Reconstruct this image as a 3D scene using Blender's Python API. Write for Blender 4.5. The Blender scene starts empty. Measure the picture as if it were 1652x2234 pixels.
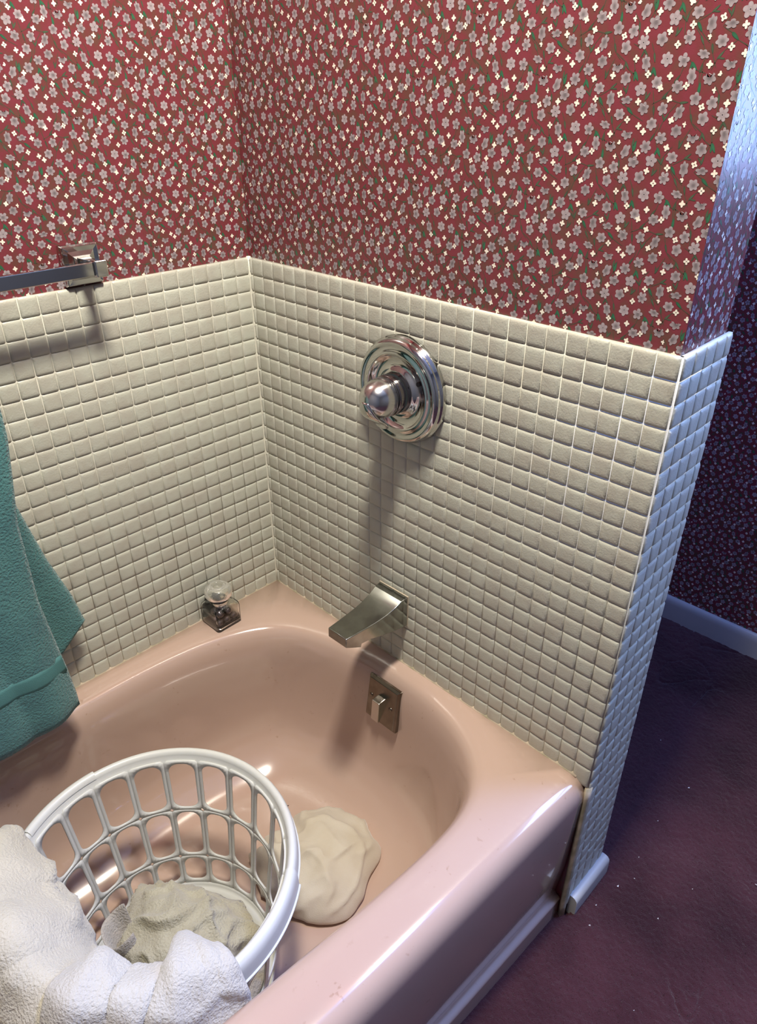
import bpy, math, numpy as np
from mathutils import Vector, Matrix, noise as mnoise
R = np.random.RandomState
rng = R(7)
PI = math.pi
sc = bpy.context.scene
COL = sc.collection

# ------------------------------------------------------------------ helpers
def lin(r, g, b):
    f = lambda c: (c/255/12.92) if c/255 <= .04045 else ((c/255+.055)/1.055)**2.4
    return (f(r), f(g), f(b), 1)

def nmat(name):
    m = bpy.data.materials.new(name); m.use_nodes = True
    nt = m.node_tree; return m, nt, nt.nodes['Principled BSDF']

def mat(name, col, rough=.5, metal=0, spec=.5, coat=0, coat_r=.05, noise_amt=0, noise_scale=20, bump=0, bump_scale=300,
        sheen=0, trans=0, ior=1.45, col2=None, detail=3, sss=0, bdist=.001):
    m, nt, b = nmat(name)
    b.inputs['Base Color'].default_value = col
    b.inputs['Roughness'].default_value = rough
    b.inputs['Metallic'].default_value = metal
    b.inputs['Specular IOR Level'].default_value = spec
    b.inputs['Coat Weight'].default_value = coat
    b.inputs['Coat Roughness'].default_value = coat_r
    b.inputs['Sheen Weight'].default_value = sheen
    b.inputs['Sheen Roughness'].default_value = .5
    b.inputs['Transmission Weight'].default_value = trans
    b.inputs['IOR'].default_value = ior
    if sss:
        b.inputs['Subsurface Weight'].default_value = sss
        b.inputs['Subsurface Radius'].default_value = (.01, .01, .01)
        b.inputs['Subsurface Scale'].default_value = .4
    tc = nt.nodes.new('ShaderNodeTexCoord')
    if noise_amt or col2:
        n = nt.nodes.new('ShaderNodeTexNoise'); n.inputs['Scale'].default_value = noise_scale
        n.inputs['Detail'].default_value = detail
        nt.links.new(tc.outputs['Object'], n.inputs['Vector'])
        mx = nt.nodes.new('ShaderNodeMix'); mx.data_type = 'RGBA'
        c2 = col2 or tuple(max(0, c*(1-noise_amt)) for c in col[:3])+(1,)
        mx.inputs[6].default_value = col; mx.inputs[7].default_value = c2
        rp = nt.nodes.new('ShaderNodeMapRange'); rp.inputs[1].default_value = .38; rp.inputs[2].default_value = .66
        nt.links.new(n.outputs['Fac'], rp.inputs[0]); nt.links.new(rp.outputs[0], mx.inputs[0])
        nt.links.new(mx.outputs[2], b.inputs['Base Color'])
    if bump:
        n2 = nt.nodes.new('ShaderNodeTexNoise'); n2.inputs['Scale'].default_value = bump_scale
        n2.inputs['Detail'].default_value = 4
        nt.links.new(tc.outputs['Object'], n2.inputs['Vector'])
        bp = nt.nodes.new('ShaderNodeBump'); bp.inputs['Strength'].default_value = bump
        bp.inputs['Distance'].default_value = bdist
        nt.links.new(n2.outputs['Fac'], bp.inputs['Height']); nt.links.new(bp.outputs[0], b.inputs['Normal'])
    return m

def emis(name, col, s):
    m, nt, b = nmat(name)
    b.inputs['Base Color'].default_value = (0, 0, 0, 1)
    b.inputs['Emission Color'].default_value = col; b.inputs['Emission Strength'].default_value = s
    return m

class MB:
    """collects polygons of one mesh"""
    def __init__(s): s.V = []; s.F = []; s.M = []; s.n = 0; s.big = []
    def add(s, V, F, mi=0):
        V = np.asarray(V, float).reshape(-1, 3)
        s.V.append(V); o = s.n; s.n += len(V)
        if isinstance(F, np.ndarray):
            s.big.append((F+o, mi))
        else:
            for f in F: s.F.append([i+o for i in f]); s.M.append(mi)
        return o
    def box(s, lo, hi, mi=0):
        x0, y0, z0 = lo; x1, y1, z1 = hi
        V = [(x0,y0,z0),(x1,y0,z0),(x1,y1,z0),(x0,y1,z0),(x0,y0,z1),(x1,y0,z1),(x1,y1,z1),(x0,y1,z1)]
        s.add(V, [(3,2,1,0),(4,5,6,7),(0,1,5,4),(1,2,6,5),(2,3,7,6),(3,0,4,7)], mi)
    def rings(s, rings, mi=0, closed=True, cap0=False, cap1=False):
        rings = [np.asarray(r, float) for r in rings]; n = len(rings[0])
        F = []
        for k in range(len(rings)-1):
            for i in range(n if closed else n-1):
                j = (i+1) % n
                F.append((k*n+i, k*n+j, (k+1)*n+j, (k+1)*n+i))
        if cap0: F.append(tuple(range(n-1, -1, -1)))
        if cap1: F.append(tuple((len(rings)-1)*n+i for i in range(n)))
        s.add(np.concatenate(rings), F, mi)
    def build(s, name, mats, parent=None, smooth=True, colors=None, angle=None):
        me = bpy.data.meshes.new(name)
        V = np.concatenate(s.V) if s.V else np.zeros((0, 3))
        lens = [len(f) for f in s.F]; idx = [i for f in s.F for i in f]
        LI = [np.array(idx, np.int32)]; LN = [np.array(lens, np.int32)]; MI = [np.array(s.M, np.int32)]
        for F, mi in s.big:
            LI.append(F.reshape(-1).astype(np.int32)); LN.append(np.full(len(F), F.shape[1], np.int32)); MI.append(np.full(len(F), mi, np.int32))
        LI = np.concatenate(LI); LN = np.concatenate(LN); MI = np.concatenate(MI)
        me.vertices.add(len(V)); me.vertices.foreach_set('co', V.astype(np.float32).ravel())
        me.loops.add(len(LI)); me.loops.foreach_set('vertex_index', LI)
        me.polygons.add(len(LN))
        st = np.zeros(len(LN), np.int32); st[1:] = np.cumsum(LN)[:-1]
        me.polygons.foreach_set('loop_start', st); me.polygons.foreach_set('loop_total', LN)
        me.polygons.foreach_set('material_index', MI)
        me.polygons.foreach_set('use_smooth', np.full(len(LN), smooth))
        me.update(calc_edges=True); me.validate()
        if colors is not None:
            ca = me.color_attributes.new('Col', 'FLOAT_COLOR', 'POINT')
            ca.data.foreach_set('color', np.asarray(colors, np.float32).ravel())
        if not isinstance(mats, (list, tuple)): mats = [mats]
        for m in mats: me.materials.append(m)
        if angle is not None and smooth: me.set_sharp_from_angle(angle=math.radians(angle))
        o = bpy.data.objects.new(name, me); COL.objects.link(o)
        if parent: o.parent = parent
        return o

def tag(o, label=None, cat=None, group=None, kind=None):
    for k, v in (('label', label), ('category', cat), ('group', group), ('kind', kind)):
        if v: o[k] = v
    return o

def thing(name, label, cat, group=None, loc=(0,0,0)):
    o = bpy.data.objects.new(name, None); o.empty_display_size = .02; o.location = loc; COL.objects.link(o)
    return tag(o, label, cat, group)

def bevel(o, w, seg=2, ang=30):
    m = o.modifiers.new('bevel', 'BEVEL'); m.width = w; m.segments = seg; m.limit_method = 'ANGLE'; m.angle_limit = math.radians(ang)
    return o

def catmull(P, n, closed=False):
    P = np.asarray(P, float); m = len(P)
    segs = m if closed else m-1
    out = []
    for k in range(segs):
        if closed: a, b, c, d = P[(k-1) % m], P[k], P[(k+1) % m], P[(k+2) % m]
        else: a, b, c, d = P[max(k-1, 0)], P[k], P[k+1], P[min(k+2, m-1)]
        for t in np.linspace(0, 1, 12, endpoint=False):
            out.append(.5*((2*b)+(-a+c)*t+(2*a-5*b+4*c-d)*t*t+(-a+3*b-3*c+d)*t**3))
    out.append(P[0] if closed else P[-1]); out = np.array(out)
    L = np.r_[0, np.cumsum(np.linalg.norm(np.diff(out, axis=0), axis=1))]
    q = np.linspace(0, L[-1], n, endpoint=not closed)
    return np.stack([np.interp(q, L, out[:, i]) for i in range(P.shape[1])], 1)

def lathe(mb, prof, origin, axis, n=64, mi=0, a0=0, a1=2*PI, closed=True):
    """prof: (radius, height along axis)"""
    axis = Vector(axis).normalized(); t = Vector((0, 0, 1)) if abs(axis.z) < .9 else Vector((1, 0, 0))
    e1 = axis.cross(t).normalized(); e2 = axis.cross(e1)
    A = np.linspace(a0, a1, n, endpoint=not closed)
    rings = []
    for r, h in prof:
        rings.append([np.array(origin)+np.array(axis)*h+r*(np.cos(a)*np.array(e1)+np.sin(a)*np.array(e2)) for a in A])
    mb.rings(rings[::-1], mi, closed)

def vnoise(x, y, scale, seed):
    """smooth 2-D value noise, -1..1"""
    g = R(seed).rand(64, 64)*2-1
    x = np.asarray(x)/scale+20; y = np.asarray(y)/scale+20
    xi = np.floor(x).astype(int); yi = np.floor(y).astype(int); fx = x-xi; fy = y-yi
    fx = fx*fx*(3-2*fx); fy = fy*fy*(3-2*fy)
    G = lambda a, b: g[a % 64, b % 64]
    return (G(xi, yi)*(1-fx)+G(xi+1, yi)*fx)*(1-fy)+(G(xi, yi+1)*(1-fx)+G(xi+1, yi+1)*fx)*fy

def n3(P, scale, seed=0):
    return np.array([mnoise.noise(Vector((p[0]/scale+seed*7.3, p[1]/scale-seed*3.1, p[2]/scale+seed))) for p in P])

def fuzz(mb, V, F, count, length, width, seed=1, mi=0, jit=.6, flat=False):
    """short terry loops standing on a surface, in the same mesh"""
    V = np.asarray(V, float); T = []
    for f in F:
        for k in range(1, len(f)-1): T.append((f[0], f[k], f[k+1]))
    T = np.array(T); A, B, C = V[T[:, 0]], V[T[:, 1]], V[T[:, 2]]
    N = np.cross(B-A, C-A); ar = np.linalg.norm(N, axis=1); N /= np.maximum(ar, 1e-12)[:, None]
    r = R(seed); k = r.choice(len(T), count, p=ar/ar.sum())
    u = r.rand(count); v = r.rand(count); fl = u+v > 1; u[fl] = 1-u[fl]; v[fl] = 1-v[fl]
    P = A[k]+u[:, None]*(B-A)[k]+v[:, None]*(C-A)[k]
    D = r.randn(count, 3); D /= np.linalg.norm(D, axis=1)[:, None]
    S = np.cross(N[k], D); S /= np.maximum(np.linalg.norm(S, axis=1), 1e-9)[:, None]
    L = length*(.6+.8*r.rand(count))[:, None]
    tip = P+(N[k]+jit*D)*L
    W = S*width*.5
    VV = np.stack([P-W, P+W, tip], 1).reshape(-1, 3)
    mb.add(VV, np.arange(count*3).reshape(-1, 3), mi)

# ------------------------------------------------------------------ camera (calibrated on the tile grid)
CAMP = (-.74359, -1.03568, 1.2570)
M = ((.70032838, -.71382003, -.0010604), (.3630096, .35486861, .86156387), (-.61462525, -.60376256, .50764808))
cd = bpy.data.cameras.new('camera'); cam = bpy.data.objects.new('camera', cd); COL.objects.link(cam)
mw = Matrix((M[0], M[1], M[2])).transposed().to_4x4(); mw.translation = CAMP
cam.matrix_world = mw
cd.sensor_fit = 'VERTICAL'; cd.sensor_height = 36; cd.lens = 36*1562.93/2234
cd.clip_start = .02
sc.camera = cam

# ------------------------------------------------------------------ dimensions
RIM = .35; PIT = .0275; ROW = .02772; SF = .01058; SL = .0302; W = SF+27*PIT
TOP = RIM+24*ROW; CEIL = 2.4; FARX = .935; ENDX = -1.53; FRONTY = -2.35; TH = .128

# ------------------------------------------------------------------ materials
plaster = mat('ceiling_paint', (.72, .70, .66, 1), .8)
tile_m = mat('cream_tile', (.51, .51, .425, 1), .36, spec=.4, col2=(.465, .445, .37, 1), noise_scale=28, bump=.35, bump_scale=420)
grout_m = mat('grout', (.56, .54, .46, 1), .8, col2=(.46, .43, .35, 1), noise_scale=9, bump=.3, bump_scale=500)
caulk_m = mat('caulk', (.74, .71, .58, 1), .6, noise_amt=.2, noise_scale=30)
grime_m = mat('old_caulk', (.30, .26, .17, 1), .8, col2=(.50, .40, .30, 1), noise_scale=40)
base_m = mat('painted_baseboard', (.44, .43, .41, 1), .35, noise_amt=.06, noise_scale=8)
chrome = mat('chrome', (.58, .575, .55, 1), .07, 1, bump=0)
chrome_w = mat('worn_chrome', (.40, .41, .37, 1), .14, 1, col2=(.34, .34, .31, 1), noise_scale=60)
brown_metal = mat('tarnished_metal', (.22, .19, .155, 1), .26, 1, col2=(.17, .14, .11, 1), noise_scale=50)
darkm = mat('dark_gap', (.02, .02, .025, 1), .5)
white_pl = mat('white_plastic', (.60, .605, .57, 1), .32, spec=.5, sss=.15)
glass = mat('jar_glass', (.98, .98, .95, 1), .03, trans=1, ior=1.48)
bead_m = mat('pearl_bead', (.52, .40, .44, 1), .22, .2, coat=.6)

def wallpaper_mats():
    m, nt, b = nmat('wallpaper_ground')
    tc = nt.nodes.new('ShaderNodeTexCoord')
    n = nt.nodes.new('ShaderNodeTexNoise'); n.inputs['Scale'].default_value = 55; n.inputs['Detail'].default_value = 2
    nt.links.new(tc.outputs['Object'], n.inputs['Vector'])
    cr = nt.nodes.new('ShaderNodeValToRGB'); e = cr.color_ramp.elements
    e[0].position = .33; e[0].color = (.135, .052, .040, 1)
    e[1].position = .62; e[1].color = (.195, .035, .047, 1)
    x = cr.color_ramp.elements.new(.49); x.color = (.175, .036, .041, 1)
    nt.links.new(n.outputs['Fac'], cr.inputs[0]); nt.links.new(cr.outputs[0], b.inputs['Base Color'])
    b.inputs['Roughness'].default_value = .29; b.inputs['Specular IOR Level'].default_value = .5
    n2 = nt.nodes.new('ShaderNodeTexNoise'); n2.inputs['Scale'].default_value = 900
    nt.links.new(tc.outputs['Object'], n2.inputs['Vector'])
    bp = nt.nodes.new('ShaderNodeBump'); bp.inputs['Strength'].default_value = .12; bp.inputs['Distance'].default_value = .0005
    nt.links.new(n2.outputs['Fac'], bp.inputs['Height']); nt.links.new(bp.outputs[0], b.inputs['Normal'])
    m2, nt2, b2 = nmat('wallpaper_print')
    at = nt2.nodes.new('ShaderNodeVertexColor'); at.layer_name = 'Col'
    nt2.links.new(at.outputs['Color'], b2.inputs['Base Color'])
    b2.inputs['Roughness'].default_value = .31
    return m, m2
wp_ground, wp_print = wallpaper_mats()

# ------------------------------------------------------------------ printed floral wallpaper
FL = [(0.055,0.842,'p'),(0.3,0.117,'v'),(0.375,0.277,'p'),(0.607,0.382,'p'),(0.527,0.227,'s'),(0.439,0.099,'p'),(0.256,0.87,'p'),(0.366,0.94,'p'),(0.269,0.699,'v'),(0.15,0.631,'p'),(0.041,0.521,'p'),(0.211,0.468,'p'),(0.452,0.789,'p'),(0.517,0.92,'s'),(0.603,0.036,'p'),(0.746,0.189,'p'),(0.405,0.569,'p'),(0.386,0.428,'p'),(0.547,0.624,'h'),(0.688,0.817,'v'),(0.782,0.955,'s'),(0.891,0.032,'p'),(0.948,0.173,'d'),(0.688,0.601,'p'),(0.058,0.976,'v'),(0.165,0.057,'u'),(0.762,0.38,'v'),(0.867,0.626,'s'),(0.908,0.752,'p'),(0.878,0.469,'d'),(0.953,0.333,'p'),(0.159,0.255,'h')]
WH = [(0.973,0.741),(0.099,0.897),(0.382,0.191),(0.496,0.407),(0.284,0.022),(0.11,0.726),(0.449,0.011),(0.587,0.13),(0.672,0.281),(0.349,0.855),(0.293,0.606),(0.401,0.66),(0.232,0.367),(0.732,0.091),(0.851,0.301),(0.599,0.784),(0.59,0.543),(0.791,0.756),(0.933,0.868),(0.06,0.141),(0.783,0.467),(0.955,0.529),(0.041,0.345),(0.158,0.375),(0.191,0.143)]
WSMALL = {4, 11, 14, 24}; WDARK = {1, 9, 13, 15, 17, 20, 22, 8}
GR = [(0.186,0.954,90,1),(0.058,0.724,50,0),(0.965,0.619,55,0),(0.219,0.786,5,0),(0.311,0.216,80,1),(0.491,0.329,-60,1),(0.642,0.169,50,0),(0.726,0.3,-55,1),(0.24,0.594,60,0),(0.384,0.731,-70,0),(0.611,0.873,-50,0),(0.7,0.892,-75,0),(0.596,0.689,-55,0),(0.738,0.677,-60,1),(0.811,0.806,-60,1),(0.988,0.053,-45,1),(0.68,0.479,40,0),(0.995,0.889,55,0),(0.983,0.419,-40,1),(0.116,0.564,-80,0),(0.956,0.242,-75,0),(0.045,0.25,50,0),(0.04,0.08,80,0),(0.33,0.388,60,0),(0.266,0.233,85,0),(0.544,0.512,65,0),(0.581,0.298,75,0),(0.375,0.991,-80,0),(0.785,0.543,80,0),(0.837,0.24,-60,0)]
PA, PB = .0876, .0578
def cell_print():
    r = R(3); V = []; F = []; C = []; n = 0
    def poly(ctr, contour, ringf, cols, dep, offc=(0, 0)):
        """fan + rings; contour (k,2) around 0; ringf fractions; cols per ring incl centre"""
        nonlocal n
        k = len(contour); pts = [np.array([offc])]; cc = [np.array([cols[0]])]
        for f, c in zip(ringf, cols[1:]):
            pts.append(np.array(offc)*(1-f)+contour*f); c = np.asarray(c, float)
            cc.append(np.tile(c, (k, 1)) if c.ndim == 1 else c)
        P = np.concatenate(pts)+np.array(ctr); V.append(np.c_[P, np.full(len(P), dep)]); C.append(np.concatenate(cc))
        for i in range(k):
            j = (i+1) % k
            F.append((n, n+1+i, n+1+j, n+1+j))
            for q in range(len(ringf)-1):
                F.append((n+1+q*k+i, n+1+(q+1)*k+i, n+1+(q+1)*k+j, n+1+q*k+j))
        n += len(P)
    def uv(i, j): return (PA*(i+j), PB*(j-i))
    # thin stems and leaves
    for (i, j, a, br) in GR:
        a = math.radians(a); L = (.0046 if br else .0042); w = (.0014 if br else .0010)
        t = np.linspace(0, 2*PI, 12, endpoint=False)
        c = np.stack([np.cos(t)*L, np.sin(t)*w*(1-.35*np.cos(t))], 1)
        rot = np.array([[math.cos(a), -math.sin(a)], [math.sin(a), math.cos(a)]])
        g = np.array((.030, .125, .062) if br else (.058, .088, .050))*(.85+.3*r.rand())
        poly(uv(i, j), c@rot.T, (.6, 1), (g*1.15, g, g*.8), .00012)
        for s in (-1, 1):                                   # olive stem running on from the leaf
            if r.rand() < .7:
                b2 = a+r.uniform(-.5, .5); L2 = r.uniform(.004, .008); ctr = np.array(uv(i, j))+s*np.array([math.cos(a)*L+math.cos(b2)*L2*.8, math.sin(a)*L+math.sin(b2)*L2*.8])
                c = np.stack([np.cos(t)*L2, np.sin(t)*.00045], 1); rot2 = np.array([[math.cos(b2), -math.sin(b2)], [math.sin(b2), math.cos(b2)]])
                o = np.array((.085, .072, .045)); poly(ctr, c@rot2.T, (1,), (o, o*.9), .00008)
        if r.rand() < .5:                                   # second leaflet of the pair
            b2 = a+r.choice([-1, 1])*r.uniform(.5, 1.1); ctr = np.array(uv(i, j))-np.array([math.cos(a), math.sin(a)])*L*.7+np.array([math.cos(b2), math.sin(b2)])*L*.7
            c = np.stack([np.cos(t)*L*.8, np.sin(t)*w*.8], 1); rot2 = np.array([[math.cos(b2), -math.sin(b2)], [math.sin(b2), math.cos(b2)]])
            g2 = g*.9; poly(ctr, c@rot2.T, (.6, 1), (g2*1.1, g2, g2*.8), .0001)
    base = np.array((.33, .275, .285))
    for (i, j, ty) in FL:
        k = 30; t = np.linspace(0, 2*PI, k, endpoint=False); ph = r.rand()*6; npet = 6 if r.rand() < .6 else 5
        lobe = np.abs(np.cos(npet/2*t+ph))**.7
        RR = .0059*(.58+.46*lobe)*(1+.10*np.sin(t+ph*2))
        sx, sy = 1, 1
        if ty == 'v': sx, sy = .74, 1.18
        if ty == 'd': sx, sy = 1.0, .60
        if ty == 'p': sx, sy = r.uniform(.86, 1), r.uniform(.86, 1)
        c = np.stack([np.cos(t)*RR*sx, np.sin(t)*RR*sy], 1)
        if ty in 'hu': c[:, 1] = np.where(c[:, 1] > .0008, .0008+c[:, 1]*(.55 if ty == 'u' else .3)*np.where(np.abs(c[:, 0]) > .0026, 1.4, .2), c[:, 1])*.9
        if ty in 'vd':
            a = r.uniform(-.5, .5); c = c@np.array([[math.cos(a), math.sin(a)], [-math.sin(a), math.cos(a)]])
        tone = r.uniform(.88, 1.12)
        edge = np.outer(.92+.22*lobe, base*tone); mid = np.outer(.62+.40*lobe, base*tone)
        if ty == 's':
            poly(uv(i, j), c, (.10, .17, .26, .5, 1), (base*.15, base*.18, base*1.35, base*.9, np.outer(.78+.3*lobe, base*1.05), edge*1.05), .0002)
        else:
            off = (r.uniform(-.0011, .0011), r.uniform(-.0005, .0012))
            poly(uv(i, j), c, (.22, .55, 1), (base*.45, base*.50*tone, mid*.92, edge), .0002, off)
            if r.rand() < .45:                               # pale petal fold
                q = np.stack([np.cos(t)*.0017, np.sin(t)*.0003+.0003], 1); a = r.uniform(-.4, .4)
                q = q@np.array([[math.cos(a), math.sin(a)], [-math.sin(a), math.cos(a)]])
                poly(np.array(uv(i, j))+(off[0], off[1]+.0022), q, (1,), (base*1.6, base*1.35), .00025)
    cream = np.array((.86, .79, .66))
    for m_, (i, j) in enumerate(WH):
        k = 20; t = np.linspace(0, 2*PI, k, endpoint=False); ph = r.uniform(-.5, .9)
        rr = (.0025 if m_ in WSMALL else .0031)*(.40+.64*np.abs(np.cos(2*t+ph))**.9)
        if m_ in WSMALL: rr = rr*np.where(np.cos(t-ph) > .3, .55, 1)
        c = np.stack([np.cos(t)*rr, np.sin(t)*rr*1.05], 1)
        c0 = cream*.12 if m_ in WDARK else cream
        poly(uv(i, j), c, (.18, .34, 1), (c0, c0 if m_ in WDARK else cream, cream*.95, cream), .00028)
    F4 = np.array(F)
    return np.concatenate(V), F4, np.concatenate(C)
CV, CF, CC = cell_print()

def print_on(mb, cols, origin, ud, nd, u0, u1, v0, v1, phase, mi, z0=0.0):
    """tile the printed repeat over the rectangle u0..u1, v0..v1 (v is height)"""
    ud = np.array(ud, float); nd = np.array(nd, float); origin = np.array(origin, float)
    pu = PA*(phase[0]+phase[1]); pv = PB*(phase[1]-phase[0])
    for I in range(-60, 80):
        for J in range(-60, 80):
            cu = PA*(I+J)+pu; cv = PB*(J-I)+pv
            if cu > u1+.01 or cu+2*PA < u0-.01 or cv-PB > v1+.01 or cv+PB < v0-.01: continue
            u = CV[:, 0]+cu; v = CV[:, 1]+cv
            fu = u[CF]; fv = v[CF]
            keep = (fu.max(1) > u0) & (fu.min(1) < u1) & (fv.max(1) > v0) & (fv.min(1) < v1)
            if not keep.any(): continue
            f = CF[keep]; used = np.unique(f); re = np.zeros(len(CV), int); re[used] = np.arange(len(used))
            uu = np.clip(u[used], u0, u1); vv = np.clip(v[used], v0, v1)
            P = origin+uu[:, None]*ud+vv[:, None]*np.array([0, 0, 1.])+CV[used, 2][:, None]*nd
            q = re[f]; tri = q[:, 2] == q[:, 3]
            o = mb.add(P, np.ascontiguousarray(q[~tri]), mi)
            if tri.any(): mb.big.append((np.ascontiguousarray(q[tri][:, :3])+o, mi))
            cols.append(np.c_[CC[used], np.ones(len(used))])

def finish_wall(name, mb, cols, nbase, mats):
    c = np.concatenate([np.tile((.2, .04, .04, 1), (nbase, 1))]+cols)
    o = mb.build(name, mats, None, smooth=False, colors=c); tag(o, kind='structure'); return o

WPD = .003       # the paper lies this far behind the tile joints
room_paint = mat('room_paint', (.15, .142, .125, 1), .7)
# wall_left: long wall behind the tub (faces -y)
mb = MB(); cols = []
mb.box((ENDX-.1, WPD, -.05), (FARX+.1, .12, CEIL)); nb = mb.n
print_on(mb, cols, (0, WPD, 0), (1, 0, 0), (0, -1, 0), -1.2, WPD, TOP-.002, 1.95, (.8133, .0714), 1)
wall_left = finish_wall('wall_left', mb, cols, nb, [wp_ground, wp_print])
# wall_right: short wing wall carrying the taps (faces -x), with its end face
mb = MB(); cols = []
mb.box((WPD, -W+.004, -.05), (TH-.006, WPD, CEIL)); nb = mb.n
print_on(mb, cols, (WPD, 0, 0), (0, -1, 0), (-1, 0, 0), 0, W-.004, TOP-.002, 1.8, (0, 0), 1)
print_on(mb, cols, (0, -W+.004, 0), (1, 0, 0), (0, -1, 0), WPD, TH-.006, TOP-.002, 1.7, (.3, .65), 1)
wall_right = finish_wall('wall_right', mb, cols, nb, [wp_ground, wp_print])
# wall_far: wall of the passage beyond (faces -x), with the window opening
WY0, WY1, WZ0, WZ1 = -1.02, -1.92, 1.12, 2.02
mb = MB(); cols = []
mb.box((FARX, WY0, -.05), (FARX+.1, .1, CEIL)); mb.box((FARX, FRONTY, -.05), (FARX+.1, WY1, CEIL))
mb.box((FARX, WY1, -.05), (FARX+.1, WY0, WZ0)); mb.box((FARX, WY1, WZ1), (FARX+.1, WY0, CEIL)); nb = mb.n
print_on(mb, cols, (FARX, 0, 0), (0, -1, 0), (-1, 0, 0), .12, .98, .05, 1.5, (.1, .4), 1)
wall_far = finish_wall('wall_far', mb, cols, nb, [wp_ground, wp_print])
for nm, lo, hi in (('wall_end', (ENDX-.1, FRONTY, -.05), (ENDX, .1, CEIL)), ('wall_front', (ENDX-.1, FRONTY-.1, -.05), (FARX+.1, FRONTY, CEIL))):
    mb = MB(); mb.box(lo, hi); tag(mb.build(nm, room_paint, smooth=False), kind='structure')
mb = MB(); mb.box((ENDX-.1, FRONTY-.1, CEIL), (FARX+.1, .1, CEIL+.05)); tag(mb.build('ceiling', plaster, smooth=False), kind='structure')

# window of the passage
mb = MB(); mb.box((FARX+.06, WY1, WZ0), (FARX+.065, WY0, WZ1))
win = mb.build('window_1', emis('window_daylight', (.34, .52, 1.0, 1), 16.0), smooth=False); tag(win, kind='structure')
mb = MB()
for lo, hi in (((FARX-.015, WY1-.05, WZ0-.05), (FARX+.06, WY0+.05, WZ0)), ((FARX-.015, WY1-.05, WZ1), (FARX+.06, WY0+.05, WZ1+.05)),
               ((FARX-.015, WY0, WZ0), (FARX+.06, WY0+.05, WZ1)), ((FARX-.015, WY1-.05, WZ0), (FARX+.06, WY1, WZ1)),
               ((FARX+.03, WY1, 1.55), (FARX+.059, WY0, 1.58))): mb.box(lo, hi)
mb.build('window_frame', base_m, win, smooth=False)

# ------------------------------------------------------------------ pillowed mosaic tiles
def tile_panel(name, origin, ud, nd, ue, ve, parent, seed):
    """ue: column edges, ve: row edges (absolute heights); raised pillow tiles on a grout bed"""
    ud = np.array(ud, float); nd = np.array(nd, float); origin = np.array(origin, float); up = np.array([0, 0, 1.])
    mb = MB(); r = R(seed)
    P = lambda u, v, n: origin+u*ud+v*up+n*nd
    u0, u1, v0, v1 = ue[0], ue[-1], ve[0], ve[-1]
    V = [P(u0, v0, -WPD-.0005), P(u1, v0, -WPD-.0005), P(u1, v1, -WPD-.0005), P(u0, v1, -WPD-.0005), P(u0, v0, .0014), P(u1, v0, .0014), P(u1, v1, .0014), P(u0, v1, .0014)]
    mb.add(V, [(3,2,1,0),(4,5,6,7),(0,1,5,4),(1,2,6,5),(2,3,7,6),(3,0,4,7)], 1)
    prof = ((.0003, .0012), (.0008, .0021), (.0021, .0030), (.0040, .0035), (.0070, .0037))
    for a in range(len(ue)-1):
        for b in range(len(ve)-1):
            x0, x1, y0, y1 = ue[a], ue[a+1], ve[b], ve[b+1]
            j = r.uniform(-.00025, .00025, 4); jx, jy = r.uniform(-.0003, .0003, 2); w = min(x1-x0, y1-y0)
            rings = []
            for q, (ins, h) in enumerate(prof):
                ins = min(ins, w*.42)
                c = [(x0+ins+jx, y0+ins+jy, j[0]), (x1-ins+jx, y0+ins+jy, j[1]), (x1-ins+jx, y1-ins+jy, j[2]), (x0+ins+jx, y1-ins+jy, j[3])]
                # rounded corners: eight points
                rc = .0016 if q else .001
                rc = min(rc, w*.2)
                pts = []
                for k2, (sx, sy) in enumerate(((1, 1), (-1, 1), (-1, -1), (1, -1))):
                    cx, cy, jj = c[k2]; hh = h+(jj if q > 1 else 0)
                    A_ = (cx+sx*rc, cy, hh); B_ = (cx, cy+sy*rc, hh)
                    pts += [B_, A_] if k2 % 2 == 0 else [A_, B_]
                rings.append([P(*p) for p in pts])
            mb.rings(rings, 0, True, False, True)
    return mb.build(name, [tile_m, grout_m], parent)
rows = [RIM+(24-k)*ROW for k in range(24, -1, -1)]
tile_panel('tile_panel', (0, 0, 0), (0, -1, 0), (-1, 0, 0), [0]+[SF+k*PIT for k in range(28)], [RIM-.012]+rows[1:], wall_right, 5)
low = [RIM-k*ROW for k in range(11, 0, -1)]
tile_panel('tile_panel', (0, -W, 0), (1, 0, 0), (0, -1, 0), [0, PIT, 2*PIT, 3*PIT, 4*PIT, TH], [.022]+low+rows, wall_right, 6)
tile_panel('tile_panel', (0, 0, 0), (1, 0, 0), (0, -1, 0), sorted([0]+[-(SL+k*PIT) for k in range(54)]), [RIM-.012]+rows[1:], wall_left, 8)
mb = MB(); A = np.linspace(0, PI/2, 5)
mb.rings([[(-.0055*np.cos(a)-.0006 if True else 0, -.0055*np.sin(a)-.0006, z) for a in A]+[(0, 0, z)] for z in np.linspace(RIM-.01, TOP+.002, 20)], 0, True, True, True)
mb.build('corner_caulk', caulk_m, wall_left)

# ------------------------------------------------------------------ baseboards
def baseboard(name, p0, p1, nd, h, d):
    nd = np.array(nd, float); p0 = np.array(p0, float); p1 = np.array(p1, float)
    prof = [(0, -.012), (d, -.012), (d, h*.70), (d*.94, h*.85), (d*.70, h*.96), (d*.40, h), (0, h)]
    mb = MB(); mb.rings([[p+nd*a+np.array([0, 0, b]) for a, b in prof] for p in (p0, p1)], 0, True, True, True)
    o = mb.build(name, base_m, angle=40); tag(o, kind='structure'); return o
baseboard('baseboard_far', (FARX, FRONTY, 0), (FARX, WPD, 0), (-1, 0, 0), .067, .012)
baseboard('baseboard_right', (.018, -W-.002, 0), (TH+.004, -W-.002, 0), (0, -1, 0), .043, .016)

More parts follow.
